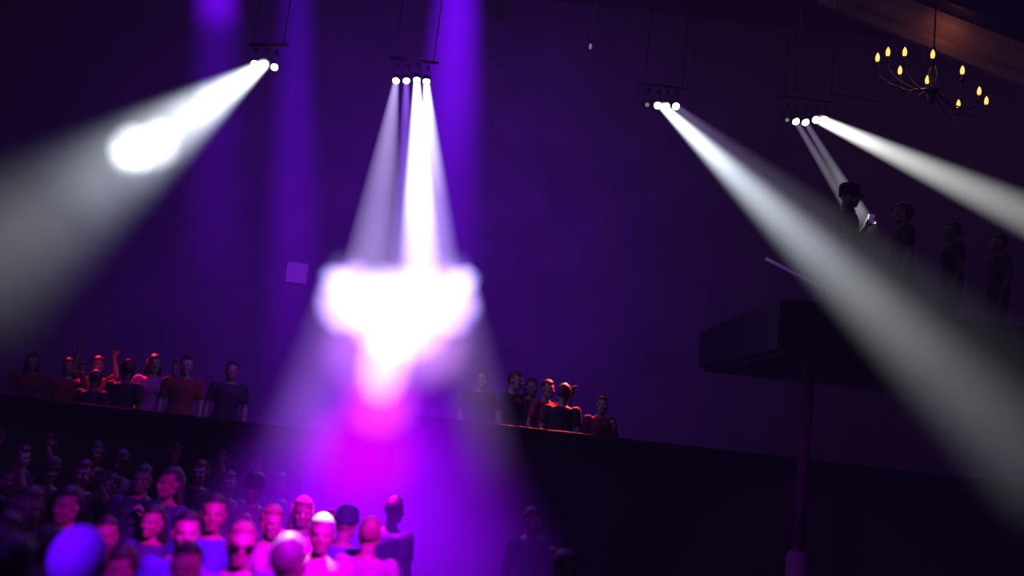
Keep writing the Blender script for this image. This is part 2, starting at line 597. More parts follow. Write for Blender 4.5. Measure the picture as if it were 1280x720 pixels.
cloud('small bright white self-glowing smoke cloud inside the leftmost beam',
      [(178, 185, depth_on(P1[1], E1, 178, 185), 50, 34, (1.5, 1.7, 1.75), 1.5), (160, 200, depth_on(P1[1], E1, 160, 200), 36, 26, (1.0, 1.1, 1.15), 1.5), (202, 168, depth_on(P1[1], E1, 202, 168), 38, 26, (1.1, 1.2, 1.25), 1.5)], wisp=0.10, nscale=2.2, step=0.05)

# --- the beams of the centre cluster
beam('lilac emissive haze beam fanning down from the leftmost lamp above the white smoke cloud', P2[0], at(461, 350, 11.5), 0.05, 0.42,
     [((495, 102), W(0.8, lil)), ((488, 150), W(0.55, lil)), ((476, 250), W(0.42, lil)), ((463, 335), W(0.5, lil)), ((461, 350), W(0.4, lil))], power=0.8)
beam('narrow faint violet emissive haze beam from the second lamp above the white smoke cloud', P2[1], at(505, 340, 11.5), 0.05, 0.24,
     [((508, 102), (0.26, 0.10, 0.75)), ((507, 160), (0.14, 0.05, 0.5)), ((505, 340), (0.3, 0.2, 0.6))], power=1.0)
beam('brilliant white emissive haze beam straight down from the third lamp into the smoke cloud', P2[2], at(526, 370, 11.2), 0.06, 0.38,
     [((521, 101), W(4)), ((522, 170), W(3.2)), ((524, 240), W(3.0)), ((525, 290), W(1.6, (1, .85, 1.1))), ((526, 370), W(0.7, (1, .85, 1.2)))], power=1.6)
beam('white emissive haze beam from the rightmost lamp above the smoke cloud', P2[3], at(548, 370, 11.2), 0.055, 0.40,
     [((533, 102), W(3.0)), ((537, 160), W(1.3, (0.95, .9, 1.1))), ((542, 250), W(0.65, lil)), ((548, 370), W(0.5, lil))], power=1.3)
# smoke glowing white by its own emission under that cluster
cloud('huge blown-out self-glowing white smoke cloud under the centre spotlights',
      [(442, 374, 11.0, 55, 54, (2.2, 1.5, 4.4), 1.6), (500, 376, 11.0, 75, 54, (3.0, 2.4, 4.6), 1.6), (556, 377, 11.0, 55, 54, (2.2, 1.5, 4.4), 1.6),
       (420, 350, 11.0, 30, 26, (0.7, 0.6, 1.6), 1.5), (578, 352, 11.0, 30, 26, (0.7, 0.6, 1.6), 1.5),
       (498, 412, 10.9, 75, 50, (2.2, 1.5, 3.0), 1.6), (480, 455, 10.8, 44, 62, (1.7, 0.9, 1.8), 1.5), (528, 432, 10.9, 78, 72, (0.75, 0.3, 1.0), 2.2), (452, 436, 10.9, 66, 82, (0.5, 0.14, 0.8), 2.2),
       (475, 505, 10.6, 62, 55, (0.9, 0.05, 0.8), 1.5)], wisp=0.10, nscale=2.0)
# lower haze, its coloured light put into the emission
beam('pale lilac emissive haze beam spreading below the left side of the smoke cloud', at(440, 330, 11), at(362, 600, 9.0), 0.35, 0.55,
     [((440, 330), W(0.3, lil)), ((410, 430), W(0.22, (.6, .28, 1.2))), ((385, 510), W(0.17, (.65, .32, 1.2))), ((370, 560), W(0.05, lil)), ((362, 598), W(0.0, lil))], power=1.4, noise=0.12)
beam('grey violet emissive haze beam spreading below the right side of the smoke cloud', at(560, 330, 11), at(622, 620, 9.0), 0.35, 0.45,
     [((560, 330), W(0.3, lil)), ((580, 420), W(0.15, (.7, .4, 1.2))), ((602, 520), W(0.09, (.7, .35, 1.2))), ((612, 570), W(0.03, (.8, .4, 1.2))), ((622, 618), W(0.0, lil))], power=1.4, noise=0.12)
beam('wide vivid purple emissive haze beam pouring down behind the crowd', at(485, 400, 10.2), at(455, 790, 8.3), 0.75, 2.3,
     [((483, 400), (0.02, 0, 0.06)), ((475, 480), (0.16, 0, 0.5)), ((470, 560), (0.34, 0.0, 1.15)), ((463, 640), (0.36, 0, 1.25)), ((455, 720), (0.28, 0, 1.05)), ((455, 789), (0.15, 0, 0.6))], power=2.2, noise=0.10, name='emissive_shaft')
cloud('self-glowing magenta smoke patch under the white smoke cloud',
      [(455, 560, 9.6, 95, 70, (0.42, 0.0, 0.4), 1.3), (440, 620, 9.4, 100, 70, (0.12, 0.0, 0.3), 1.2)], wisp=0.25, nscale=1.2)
# --- violet shafts of emissive haze, no lamps above them
beam('bright violet emissive shaft coming down behind the centre spotlights', at(575, -60, 14.5), at(548, 420, 14.5), 0.50, 0.95,
     [((575, -60), (0.10, 0, 0.75)), ((568, 20), (0.14, 0, 0.80)), ((562, 110), (0.12, 0, 0.66)), ((556, 220), (0.06, 0, 0.32)), ((548, 415), (0.03, 0, 0.12))], power=1.8)
beam('tall dim violet emissive shaft between the left and centre spotlights', at(372, -60, 14.8), at(362, 560, 14.8), 0.42, 0.75,
     [((372, -60), (0.02, 0, 0.17)), ((370, 150), (0.03, 0, 0.19)), ((366, 350), (0.03, 0, 0.14)), ((362, 550), (0.0, 0, 0.0))], power=2.0)
beam('dim violet emissive shaft hanging above the leftmost beam', at(272, -60, 14.8), at(268, 420, 14.8), 0.50, 0.85,
     [((272, -60), (0.10, 0, 0.6)), ((272, 8), (0.13, 0, 0.72)), ((272, 30), (0.06, 0, 0.33)), ((271, 45), (0.025, 0, 0.16)), ((270, 150), (0.02, 0, 0.11)), ((268, 415), (0.0, 0, 0.0))], power=2.0)

# --- right-hand beams
beam('broad white emissive haze beam crossing the hall down towards the lower right', P3[1] * .5 + P3[2] * .5, E3, 0.075, 0.32,
     [((828, 133), W(3.0)), ((860, 165), W(1.7, cool)), ((920, 225), W(0.75, cool)), ((1000, 305), W(0.42, cool)), ((1090, 385), W(0.24, gry)), ((1180, 470), W(0.15, gry)), ((1260, 545), W(0.10, gry)), ((1330, 612), W(0.08, gry))],
     power=2.0, noise=0.08)
beam('faint grey emissive haze beam fanning above the broad white beam at right', P3[3], at(1330, 540, 4.5), 0.05, 0.40,
     [((845, 133), W(0.12, lil)), ((905, 180), W(0.07, lil)), ((1000, 265), W(0.045, (1, .95, 1.1))), ((1120, 360), W(0.035, gry)), ((1320, 530), W(0.015, gry))], power=1.0)
beam('narrow white emissive haze beam from the rightmost cluster to the right edge', P4[3] * .5 + P4[4] * .5, E4, 0.085, 0.20,
     [((1026, 150), W(3.0)), ((1060, 165), W(1.5)), ((1110, 187), W(0.75)), ((1180, 218), W(0.50, (1, 1, .98))), ((1280, 265), W(0.32, (1, 1, .98)))], power=1.3)
dd = lambda p, o: at(*p, 11.2)
beam('thin dim grey emissive haze beam falling onto the hat, left one of two', P4[1], at(1076, 286, 10.6), 0.045, 0.085,
     [((995, 152), W(0.16, lil)), ((1030, 205), W(0.11, (1, .9, 1.15))), ((1065, 265), W(0.11, (1, .9, 1.15))), ((1075, 285), W(0.02))], power=0.8)
beam('thin dim grey emissive haze beam falling onto the hat, right one of two', P4[2], at(1090, 288, 10.6), 0.045, 0.10,
     [((1007, 153), W(0.16, lil)), ((1040, 200), W(0.11, (1, .9, 1.15))), ((1078, 262), W(0.26, (1, .9, 1.15))), ((1088, 283), W(0.02))], power=0.8)

# ------------------------------------------------------------------ chandelier
ring = [(1097, 72), (1110, 65), (1131, 65), (1125, 88), (1166, 68), (1159, 100), (1203, 88), (1224, 114), (1233, 126), (1198, 130)]
zc = at(1165, 97, 11.6).z
pts = [at_z(px, py, zc) for px, py in ring]
cen = sum(pts, Vector()) / len(pts)
pts = [cen + (p - cen) * 1.0 for p in pts]
ch = empty('chandelier', cen)
tag(ch, 'dark chandelier with ten glowing candle bulbs under the ceiling edge', 'chandelier')
bm = bmesh.new()
add_lathe(bm, [(0.01, -0.42), (0.05, -0.40), (0.03, -0.34), (0.09, -0.28), (0.10, -0.22), (0.04, -0.12), (0.06, 0.0), (0.03, 0.10), (0.02, 0.3), (0.035, 0.34), (0.012, 0.4)], n=20)
obj('hub', bm, M['brass'], ch)
bm = bmesh.new()
add_tube(bm, [Vector((0, 0, 0.38)), Vector((0, 0, ZC - cen.z - 0.06))], 0.012, 8)
add_lathe(bm, [(0.08, ZC - cen.z - 0.06), (0.07, ZC - cen.z - 0.02), (0.03, ZC - cen.z)], n=16)
obj('hanging_rod', bm, M['brass'], ch)
for p in pts:
    l = p - cen
    h = Vector((l.x, l.y, 0))
    bm = bmesh.new()
    add_tube(bm, [h.normalized() * 0.05 + Vector((0, 0, -0.22)), h * 0.4 + Vector((0, 0, -0.34)), h * 0.75 + Vector((0, 0, -0.32)), h * 0.97 + Vector((0, 0, -0.24)), h + Vector((0, 0, -0.165))], [0.012, 0.012, 0.011, 0.010, 0.010], 8)
    arm = obj('arm', bm, M['brass'], ch)
    bm = bmesh.new()
    add_lathe(bm, [(0.012, -0.17), (0.035, -0.155), (0.04, -0.145), (0.016, -0.14), (0.016, -0.06)], h, n=14)
    obj('candle_sleeve', bm, M['candle'], arm)
    bm = bmesh.new()
    add_lathe(bm, [(0.012, -0.06), (0.022, -0.045), (0.028, -0.015), (0.026, 0.015), (0.016, 0.045), (0.006, 0.065), (0.001, 0.07)], h, n=14)
    obj('bulb', bm, M['bulb'], arm)

# ------------------------------------------------------------------ small fittings
def slab(name, c, s, material, parent=None, bevel=0.01, rot=None):
    bm = bmesh.new()
    add_box(bm, Vector(c), s, rot=rot, bevel=bevel)
    return obj(name, bm, material, parent, smooth=False)


p = at(371, 341, YB - 0.02)
sg = empty('wall_board', p - Vector((0, 0, 0.2)))
tag(sg, 'small pale lilac board on the back wall left of the smoke cloud', 'board')
slab('board_panel', (0, 0, 0.2), (0.42, 0.02, 0.40), M['sign'], sg)
slab('board_frame', (0, 0.008, 0.2), (0.46, 0.016, 0.44), M['dark'], sg)

p = at(183, -14, 14.0)
sn = empty('hanging_screen', p)
tag(sn, 'pale glowing screen hung at the top edge above the leftmost beam', 'screen')
slab('screen_face', (0, -0.03, 0.12), (0.50, 0.01, 0.36), M['screen'], sn)
slab('bezel', (0, 0.0, 0.12), (0.58, 0.05, 0.44), M['black'], sn)
slab('drop_rod', (0, 0.01, (ZC - p.z) / 2 + 0.17), (0.04, 0.03, ZC - p.z - 0.34), M['black'], sn)

p = at(738, 58, 14.0)
pn = empty('ceiling_lamp', p)
tag(pn, 'tiny dim lamp glinting alone high between the centre clusters', 'lamp')
bm = bmesh.new(); add_lathe(bm, [(0.018, -0.04), (0.022, 0.0), (0.018, 0.04), (0.004, 0.05)], n=12)
obj('lamp_glass', bm, M['lens_dim'], pn)
bm = bmesh.new(); add_lathe(bm, [(0.012, 0.045), (0.03, 0.05), (0.03, 0.12), (0.01, 0.14), (0.008, ZC - p.z)], n=12)
obj('hanging_rod', bm, M['black'], pn)

# ceiling conduit under the chandelier, catching a little light
bm = bmesh.new()
pa, pb = at(995, 108, 14.5), at(1150, 134, 14.5)
add_tube(bm, [pa, pb], 0.02, 10)
for q in (pa, pb):
    add_tube(bm, [q, Vector((q.x, q.y, ZC))], 0.012, 8)
tag(obj('hanging_pipe', bm, M['dark']), 'thin dark pipe hung level behind the chandelier, faintly catching light', 'pipe')

# balcony post and its wide foot
bx, by = at(1005, 560, 9.0).x, 9.0
po = empty('support_post', Vector((bx, by, 0)))
tag(po, 'slim post under the balcony faintly lit magenta', 'post')
bm = bmesh.new(); add_lathe(bm, [(0.06, 0.0), (0.06, BZ - 0.36), (0.10, BZ - 0.35), (0.10, BZ - 0.30)], n=20)
obj('shaft', bm, mat('post_paint', (0.25, 0.15, 0.25), 0.6), po)
bm = bmesh.new(); add_lathe(bm, [(0.14, 0.0), (0.14, 0.04), (0.10, 0.06), (0.10, 1.55), (0.065, 1.60)], n=20)
obj('foot_sleeve', bm, M['cloth_grey'], po)

# slanting handrail on the balcony's end
ha, hb = at(957, 323, 8.55), at(1062, 378, 8.55)
hr = empty('handrail', hb)
tag(hr, 'thin pale handrail slanting down to the right below the hat', 'handrail')
bm = bmesh.new(); add_tube(bm, [ha - hb, Vector((0, 0, 0))], 0.014, 10)
obj('rail', bm, M['steel'], hr)
for t in (0.35, 0.9):
    q = (ha - hb) * (1 - t)
    bm = bmesh.new(); add_tube(bm, [q, q + Vector((0, 0.12, -0.05))], 0.009, 8)
    obj('bracket', bm, M['dark'], hr)

# ------------------------------------------------------------------ people
def hand(bm, wr, d, nrm, side, curl=0.5, s=1.0):
    """palm, four fingers of different lengths and a thumb; d: along the hand, nrm: out of the palm"""
    d = d.normalized(); nrm = (nrm - d * nrm.dot(d)).normalized(); wv = d.cross(nrm) * side
    rot = Matrix((wv, nrm, d)).transposed()
    add_ball(bm, wr + d * 0.05, (0.042, 0.017, 0.056), 14, 9, rot)
    for k, (off, ln) in enumerate(((-0.030, 0.062), (-0.010, 0.076), (0.011, 0.080), (0.031, 0.072))):
        p = wr + d * 0.088 + wv * off
        pts = [(wr + d * 0.06 + wv * off * 0.8, 0.0105), (p, 0.0105)]
        ang = 0
        for seg, rr in ((0.45, 0.0095), (0.33, 0.0088), (0.22, 0.0078)):
            ang += curl
            p = p + (d * math.cos(ang) + nrm * math.sin(ang)) * ln * seg
            pts.append((p, rr))
        add_limb(bm, pts)
    p = wr + d * 0.025 + wv * 0.032
    q = p + (d * 0.6 + wv * 0.7 + nrm * 0.35).normalized() * 0.042
    r_ = q + (d * 0.85 + wv * 0.15 + nrm * (0.3 + curl * 0.4)).normalized() * 0.034
    add_limb(bm, [(wr + d * 0.02 + wv * 0.018, 0.014), (p, 0.0135), (q, 0.0115), (r_, 0.0095)])


HC = Vector((0, -0.02, 1.63))            # head centre; the figure faces -Y


def head(bm, fem=False):
    add_ball(bm, HC + Vector((0, 0.012, 0.025)), (0.076, 0.095, 0.098), 24, 16)            # skull
    add_ball(bm, HC + Vector((0, -0.030, -0.035)), (0.062, 0.066, 0.082), 20, 14)          # face
    add_ball(bm, HC + Vector((0, -0.062, -0.098)), (0.028, 0.026, 0.022), 12, 8)           # chin
    for s in (-1, 1):
        add_limb(bm, [(HC + Vector((s * 0.052, 0.015, -0.06)), 0.022), (HC + Vector((s * 0.022, -0.060, -0.098)), 0.018)])   # jaw
        add_ball(bm, HC + Vector((s * 0.040, -0.064, -0.030)), (0.024, 0.022, 0.020), 10, 8)   # cheekbone
        add_limb(bm, [(HC + Vector((s * 0.010, -0.086, 0.022)), 0.011), (HC + Vector((s * 0.045, -0.070, 0.020)), 0.010)])   # brow
        add_ball(bm, HC + Vector((s * 0.078, 0.012, -0.015)), (0.010, 0.020, 0.033), 10, 8, Matrix.Rotation(s * R(14), 3, 'Z'))  # ear
    add_limb(bm, [(HC + Vector((0, -0.090, 0.008)), 0.009), (HC + Vector((0, -0.108, -0.030)), 0.013)])                  # nose
    for s in (-1, 1):
        add_ball(bm, HC + Vector((s * 0.011, -0.098, -0.033)), 0.0095, 10, 7)
    add_limb(bm, [(HC + Vector((-0.020, -0.085, -0.063)), 0.0065), (HC + Vector((0, -0.094, -0.060)), 0.0080), (HC + Vector((0.020, -0.085, -0.063)), 0.0065)])
    add_limb(bm, [(HC + Vector((-0.016, -0.085, -0.073)), 0.0065), (HC + Vector((0, -0.092, -0.074)), 0.0085), (HC + Vector((0.016, -0.085, -0.073)), 0.0065)])
    add_limb(bm, [(Vector((0, 0.015, 1.42)), 0.066), (Vector((0, 0.010, 1.50)), 0.056 if not fem else 0.049), (Vector((0, 0.0, 1.58)), 0.056 if not fem else 0.049)])


# arms of each pose: for side s: elbow, wrist, hand direction, palm normal, curl
V = Vector
POSES = {
    'down': lambda s: (V((s * 0.245, 0.03, 1.15)), V((s * 0.255, -0.05, 0.90)), V((0, -0.12, -1)), V((-s, 0, 0)), 0.35),
    'raise': lambda s: (V((0.29, -0.12, 1.36)), V((0.22, -0.26, 1.58)), V((-0.1, -0.3, 1)), V((0, -1, -0.2)), 0.35) if s > 0 else (V((-0.245, 0.03, 1.15)), V((-0.255, -0.05, 0.90)), V((0, -0.12, -1)), V((1, 0, 0)), 0.35),
    'drink': lambda s: (V((0.20, -0.13, 1.16)), V((0.115, -0.235, 1.33)), V((-0.25, -0.25, 0.7)), V((-1, -0.2, -0.2)), 0.75) if s > 0 else (V((-0.245, 0.03, 1.15)), V((-0.255, -0.05, 0.90)), V((0, -0.12, -1)), V((1, 0, 0)), 0.35),
    'both_up': lambda s: (V((s * 0.30, -0.10, 1.50)), V((s * 0.24, -0.16, 1.76)), V((-s * 0.1, -0.1, 1)), V((0, -1, 0)), 0.25),
}


def legs(bm, grow=0.0, shoes=False, top=0.93):
    for s in (-1, 1):
        add_limb(bm, [(V((s * 0.088, 0.0, top)), 0.088 + grow), (V((s * 0.095, -0.012, 0.70)), 0.074 + grow), (V((s * 0.10, -0.015, 0.50)), 0.056 + grow),
                      (V((s * 0.102, 0.012, 0.34)), 0.054 + grow), (V((s * 0.104, 0.02, 0.10)), 0.040 + grow * 1.3)])


def make_figure(pose, fem=False, sleeve='short'):
    sh = 0.165 if fem else 0.185
    bm = bmesh.new()
    hip = 1.04 if fem else 1.0
    k = 0.92 if fem else 1.0
    torso = [(0.86, 0.12, 0.10, 0.0), (0.93, 0.155 * hip, 0.112, 0.0), (1.00, 0.150 * hip, 0.108, 0.0), (1.12, 0.132 * k, 0.098, 0.0), (1.24, 0.150 * k, 0.108, -0.005), (1.34, 0.165 * k, 0.112, -0.006),
             (1.41, 0.165 * k, 0.095, 0.004), (1.455, 0.10, 0.07, 0.012), (1.48, 0.06, 0.055, 0.014)]
    add_torso(bm, torso)
    if fem:
        for s in (-1, 1):
            add_ball(bm, V((s * 0.07, -0.085, 1.29)), (0.06, 0.055, 0.062), 14, 10)
    arms = []
    for s in (-1, 1):
        el, wr, d, nrm, curl = POSES[pose](s)
        shd = V((s * sh, 0.008, 1.405))
        arms.append((s, shd, el, wr))
        f = 0.86 if fem else 1.0
        mid = (shd + el) / 2 + V((s * 0.004, 0, 0)); fm = el + (wr - el) * 0.35
        add_limb(bm, [(shd, 0.060 * f), (mid, 0.049 * f), (el, 0.039 * f), (fm, 0.040 * f), (wr, 0.026 * f)])
        hand(bm, wr, d, nrm, s, curl)
    legs(bm)
    for s in (-1, 1):
        add_limb(bm, [(V((s * 0.104, 0.03, 0.07)), 0.036), (V((s * 0.112, -0.09, 0.04)), 0.034), (V((s * 0.116, -0.15, 0.035)), 0.026)])
    head(bm, fem)
    body = fuse(bm, 0.0085, 2, 'body')
    # shirt
    bm = bmesh.new()
    g = 0.016
    add_torso(bm, [(z, rx + g + (0.012 if z < 1.1 else 0), ry + g + (0.008 if z < 1.1 else 0), yo) for z, rx, ry, yo in torso if z > 0.9 and z < 1.47])
    if fem:
        for s in (-1, 1):
            add_ball(bm, V((s * 0.07, -0.088, 1.29)), (0.068, 0.064, 0.072), 14, 10)
    for s, shd, el, wr in arms:
        if sleeve == 'short':
            add_limb(bm, [(shd, 0.072), (shd + (el - shd) * 0.62, 0.063)])
        else:
            add_limb(bm, [(shd, 0.074), ((shd + el) / 2, 0.063), (el, 0.054), (el + (wr - el) * 0.9, 0.040)])
    shirt = fuse(bm, 0.014, 3, 'shirt')
    bm = bmesh.new()
    add_torso(bm, [(0.84, 0.14, 0.11, 0.0), (0.93, 0.167 * hip, 0.124, 0.0), (1.0, 0.160 * hip, 0.120, 0.0)])
    legs(bm, 0.016)
    trousers = fuse(bm, 0.016, 3, 'trousers')
    shoes = []
    for s in (-1, 1):
        bm = bmesh.new()
        add_limb(bm, [(V((s * 0.104, 0.045, 0.058)), 0.045), (V((s * 0.112, -0.09, 0.045)), 0.042), (V((s * 0.117, -0.155, 0.038)), 0.034)])
        add_limb(bm, [(V((s * 0.104, 0.04, 0.06)), 0.045), (V((s * 0.104, 0.03, 0.11)), 0.046)])
        me = fuse(bm, 0.014, 3, 'shoe')
        for v in me.vertices:
            v.co.z = max(v.co.z, 0.0)
        shoes.append(me)
    return dict(body=body, shirt=shirt, trousers=trousers, shoes=shoes)


def hair_mesh(style):
    bm = bmesh.new()
    c = HC + V((0, 0.014, 0.028))
    if style in ('short', 'long', 'thick'):
        t = {'short': 1.10, 'long': 1.15, 'thick': 1.22}[style]
        r = bmesh.ops.create_uvsphere(bm, u_segments=32, v_segments=24, radius=1)
        kill = []
        for v in bm.verts:
            x, y_, z = v.co
            front = -y_
            line = 0.42 if front > 0.35 else (-0.10 if front > -0.15 else -0.62)      # hairline: brow, ear, nape
            if z < line: kill.append(v)
            v.co = V((x * 0.076 * t, y_ * 0.095 * t, z * 0.098 * t)) * (1 + 0.03 * mnoise.noise(v.co * 7))
        bmesh.ops.delete(bm, geom=kill, context='VERTS')
        bmesh.ops.translate(bm, verts=bm.verts, vec=c)
        bmesh.ops.solidify(bm, geom=bm.faces[:], thickness=0.012)
        if style == 'long':
            rings = []
            for z, rx, ry, yo in ((0.06, 0.090, 0.070, 0.045), (-0.04, 0.100, 0.062, 0.055), (-0.14, 0.108, 0.050, 0.065), (-0.24, 0.105, 0.040, 0.085), (-0.32, 0.07, 0.025, 0.095)):
                rings.append([V((rx * math.cos(2 * math.pi * k / 28) * (1 + 0.05 * math.sin(9 * 2 * math.pi * k / 28)), yo + ry * math.sin(2 * math.pi * k / 28), z)) + HC for k in range(28)])
            add_ring_loft(bm, rings)
    elif style == 'beanie':
        t = 1.17
        add_lathe(bm, [(0.094, -0.005), (0.100, 0.0), (0.102, 0.035), (0.096, 0.042), (0.097, 0.07), (0.088, 0.105), (0.066, 0.130), (0.034, 0.143), (0.002, 0.146)], HC + V((0, 0.006, 0.012)), n=28)
        for v in bm.verts: v.co.y = HC.y + (v.co.y - HC.y) * 1.1
    elif style == 'hood':
        add_ball(bm, HC + V((0, 0.022, 0.012)), (0.125, 0.135, 0.15), 28, 20)
        add_limb(bm, [(HC + V((0, 0.045, -0.10)), 0.10), (HC + V((0, 0.05, -0.17)), 0.105)])
        bmesh.ops.delete(bm, geom=[v for v in bm.verts if v.co.y < HC.y - 0.055 and abs(v.co.z - HC.z) < 0.125], context='VERTS')
    elif style == 'flat_hat':
        add_lathe(bm, [(0.098, -0.008), (0.106, 0.0), (0.107, 0.05), (0.108, 0.095), (0.102, 0.125), (0.085, 0.142), (0.05, 0.15), (0.002, 0.152)], HC + V((0, 0.006, 0.008)), n=28)
        for v in bm.verts: v.co.y = HC.y + (v.co.y - HC.y) * 1.08
        add_ball(bm, HC + V((0, -0.100, 0.008)), (0.075, 0.055, 0.008), 16, 8)
    me = bpy.data.meshes.new('hair')
    bmesh.ops.recalc_face_normals(bm, faces=bm.faces)
    bm.to_mesh(me); bm.free()
    for p in me.polygons: p.use_smooth = True
    return me


def eye_mesh():
    bm = bmesh.new()
    add_ball(bm, V((0, 0, 0)), 0.0110, 12, 8)
    me = bpy.data.meshes.new('eye'); bm.to_mesh(me); bm.free()
    me.materials.append(M['eye'])
    return me


def glasses_mesh():
    bm = bmesh.new()
    for s in (-1, 1):
        add_ball(bm, HC + V((s * 0.034, -0.104, -0.004)), (0.028, 0.006, 0.022), 16, 8)
        add_tube(bm, [HC + V((s * 0.060, -0.100, 0.0)), HC + V((s * 0.084, -0.05, 0.0)), HC + V((s * 0.086, 0.02, 0.0))], 0.004, 6)
    add_tube(bm, [HC + V((-0.01, -0.107, 0.0)), HC + V((0.01, -0.107, 0.0))], 0.004, 6)
    me = bpy.data.meshes.new('dark_glasses'); bm.to_mesh(me); bm.free()
    me.materials.append(M['glasses'])
    return me


FIG = {'man_down': make_figure('down'), 'man_raise': make_figure('raise', sleeve='long'), 'man_drink': make_figure('drink', sleeve='long'), 'man_up': make_figure('both_up'), 'man_bare': make_figure('drink'),
       'woman_down': make_figure('down', True), 'woman_raise': make_figure('raise', True)}
HAIR = {s: hair_mesh(s) for s in ('short', 'long', 'thick', 'beanie', 'hood', 'flat_hat')}
EYE, GLASSES = eye_mesh(), glasses_mesh()
HNAME = {'short': 'hair', 'long': 'hair', 'thick': 'hair', 'beanie': 'knit_cap', 'hood': 'hood', 'flat_hat': 'hat'}


def child(name, me, material, parent):
    o = bpy.data.objects.new(name, me)
    if len(me.materials) == 0:
        me.materials.append(None)
    COL.objects.link(o)
    o.parent = parent
    o.material_slots[0].link = 'OBJECT'
    o.material_slots[0].material = material
    return o


def person(label, loc, yaw, fig, skin, shirt, hair, haircol, trousers='denim', s=1.0, group=None, glasses=False, lean=0.0):
    rt = empty('person', loc)
    rt.rotation_euler = (lean, 0, yaw)
    rt.scale = (s, s, s)
    tag(rt, label, 'person', group)
    f = FIG[fig]
    b = child('body', f['body'], M[skin], rt)
    child('shirt', f['shirt'], M[shirt], rt)
    child('trousers', f['trousers'], M[trousers], rt)
    for me in f['shoes']:
        child('shoe', me, M['shoe'], rt)
    if hair:
        child(HNAME[hair], HAIR[hair], M[haircol], rt)
    for sx in (-1, 1):
        e = bpy.data.objects.new('eye', EYE)
        COL.objects.link(e); e.parent = rt
        e.location = HC + V((sx * 0.031, -0.081, 0.002))
    if glasses:
        e = bpy.data.objects.new('dark_glasses', GLASSES)
        COL.objects.link(e); e.parent = rt
    return rt


PLACED = []


def stand(label, px, py, zf, yaw, fig, skin, shirt, hair, haircol, s=1.0, ymax=None, Y=None, **k):
    """someone whose head is seen at (px, py), standing on the floor at height zf"""
    best = None
    for k2 in sorted(range(-14, 15), key=abs):
        s2 = s * (1 + k2 * 0.008)
        if not 0.88 <= s2 <= 1.12: continue
        p = at_z(px, py, zf + HC.z * s2)
        gap = min([(V((p.x, p.y, zf)) - q).length for q in PLACED] + [9])
        if best is None or gap > best[0] + 1e-6:
            best = (gap, p, s2)
        if gap > 0.60: break
    gap, p, s = best
    if k.get('group') and (gap < 0.55 or p.y > 10.3): return None
    loc = V((p.x, p.y, zf))
    PLACED.append(loc)
    return person(label, loc, R(yaw), fig, skin, shirt, hair, haircol, s=s, **k)


# the crowd on the floor; nearest rows first
stand('person in blue shirt standing behind the person wearing dark glasses', 267, 641, 0, 15, 'man_down', 'skin_tan', 'cloth_blue', 'short', 'hair_black', s=1.03)
stand('person wearing dark glasses, short hair and a blue shirt, face lit magenta', 301, 680, 0, 20, 'man_down', 'skin_light', 'cloth_sky', 'short', 'hair_fair', s=1.02, glasses=True)
stand('person with magenta-lit face looking over the dark-haired head', 232, 664, 0, 25, 'man_down', 'skin_light', 'cloth_blue', 'short', 'hair_black')
stand('person with black hair and bright magenta face at the bottom edge', 233, 708, 0, 5, 'man_down', 'skin_light', 'cloth_navy', 'short', 'hair_black', s=0.98)
stand('person with pink-lit face between the dark glasses and the white-haired head', 339, 653, 0, 35, 'woman_down', 'skin_light', 'cloth_pink', 'thick', 'hair_fair', s=1.0)
HOOD = stand('person in a blue hood seen from behind at the bottom edge', 97, 702, 0, 190, 'man_down', 'skin_tan', 'cloth_sky', 'hood', 'cloth_sky', s=1.04)
stand('person with magenta-lit face low beside the blue hood', 152, 712, 0, -20, 'woman_down', 'skin_light', 'cloth_black', 'thick', 'hair_brown', s=0.97)
stand('person with dim reddish face at the left edge of the crowd', 6, 668, 0, 20, 'man_down', 'skin_tan', 'cloth_navy', 'short', 'hair_black')
stand('dark silhouette of a person with thick black hair at bottom left corner', 8, 716, 0, 170, 'man_down', 'skin_dark', 'cloth_black', 'thick', 'hair_black', s=1.03)
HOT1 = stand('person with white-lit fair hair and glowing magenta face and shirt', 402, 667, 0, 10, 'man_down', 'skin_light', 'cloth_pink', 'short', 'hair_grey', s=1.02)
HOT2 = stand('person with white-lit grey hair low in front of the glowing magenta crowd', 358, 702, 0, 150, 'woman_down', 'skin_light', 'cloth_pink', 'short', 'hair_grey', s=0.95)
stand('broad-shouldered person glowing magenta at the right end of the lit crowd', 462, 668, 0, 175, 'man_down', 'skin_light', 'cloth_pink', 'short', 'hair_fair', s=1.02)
stand('dim violet silhouette of a person beyond the broad magenta shoulders', 492, 638, 0, 150, 'man_down', 'skin_tan', 'cloth_navy', 'short', 'hair_black')
stand('dim person with a pale collar standing deeper in the crowd at left', 178, 598, 0, 10, 'man_drink', 'skin_light', 'cloth_navy', 'short', 'hair_black', s=1.02)
stand('dim reddish person just behind the left of the blue hood', 86, 632, 0, -15, 'woman_down', 'skin_light', 'cloth_navy', 'thick', 'hair_black')
stand('dim person beside the left wall of the hall, face just visible', 36, 634, 0, 25, 'man_down', 'skin_light', 'cloth_navy', 'short', 'hair_brown')
stand('dim person raising one hand deep in the crowd at left', 104, 592, 0, 10, 'woman_raise', 'skin_light', 'cloth_black', 'long', 'hair_brown')
stand('faint magenta person standing alone on the floor right of the purple haze', 665, 650, 0, 40, 'man_drink', 'skin_tan', 'cloth_navy', 'short', 'hair_black')
stand('faint dark person low at the bottom edge right of the purple haze', 706, 712, 0, 50, 'man_down', 'skin_tan', 'cloth_black', 'short', 'hair_black')
stand('dim person between the blue hood and the magenta-lit faces, face dark red', 192, 652, 0, -10, 'woman_down', 'skin_tan', 'cloth_navy', 'long', 'hair_black', s=0.97)
stand('person in blue shirt low between the hooded person and the left edge', 58, 690, 0, 170, 'man_down', 'skin_tan', 'cloth_sky', 'short', 'hair_black', s=0.95)
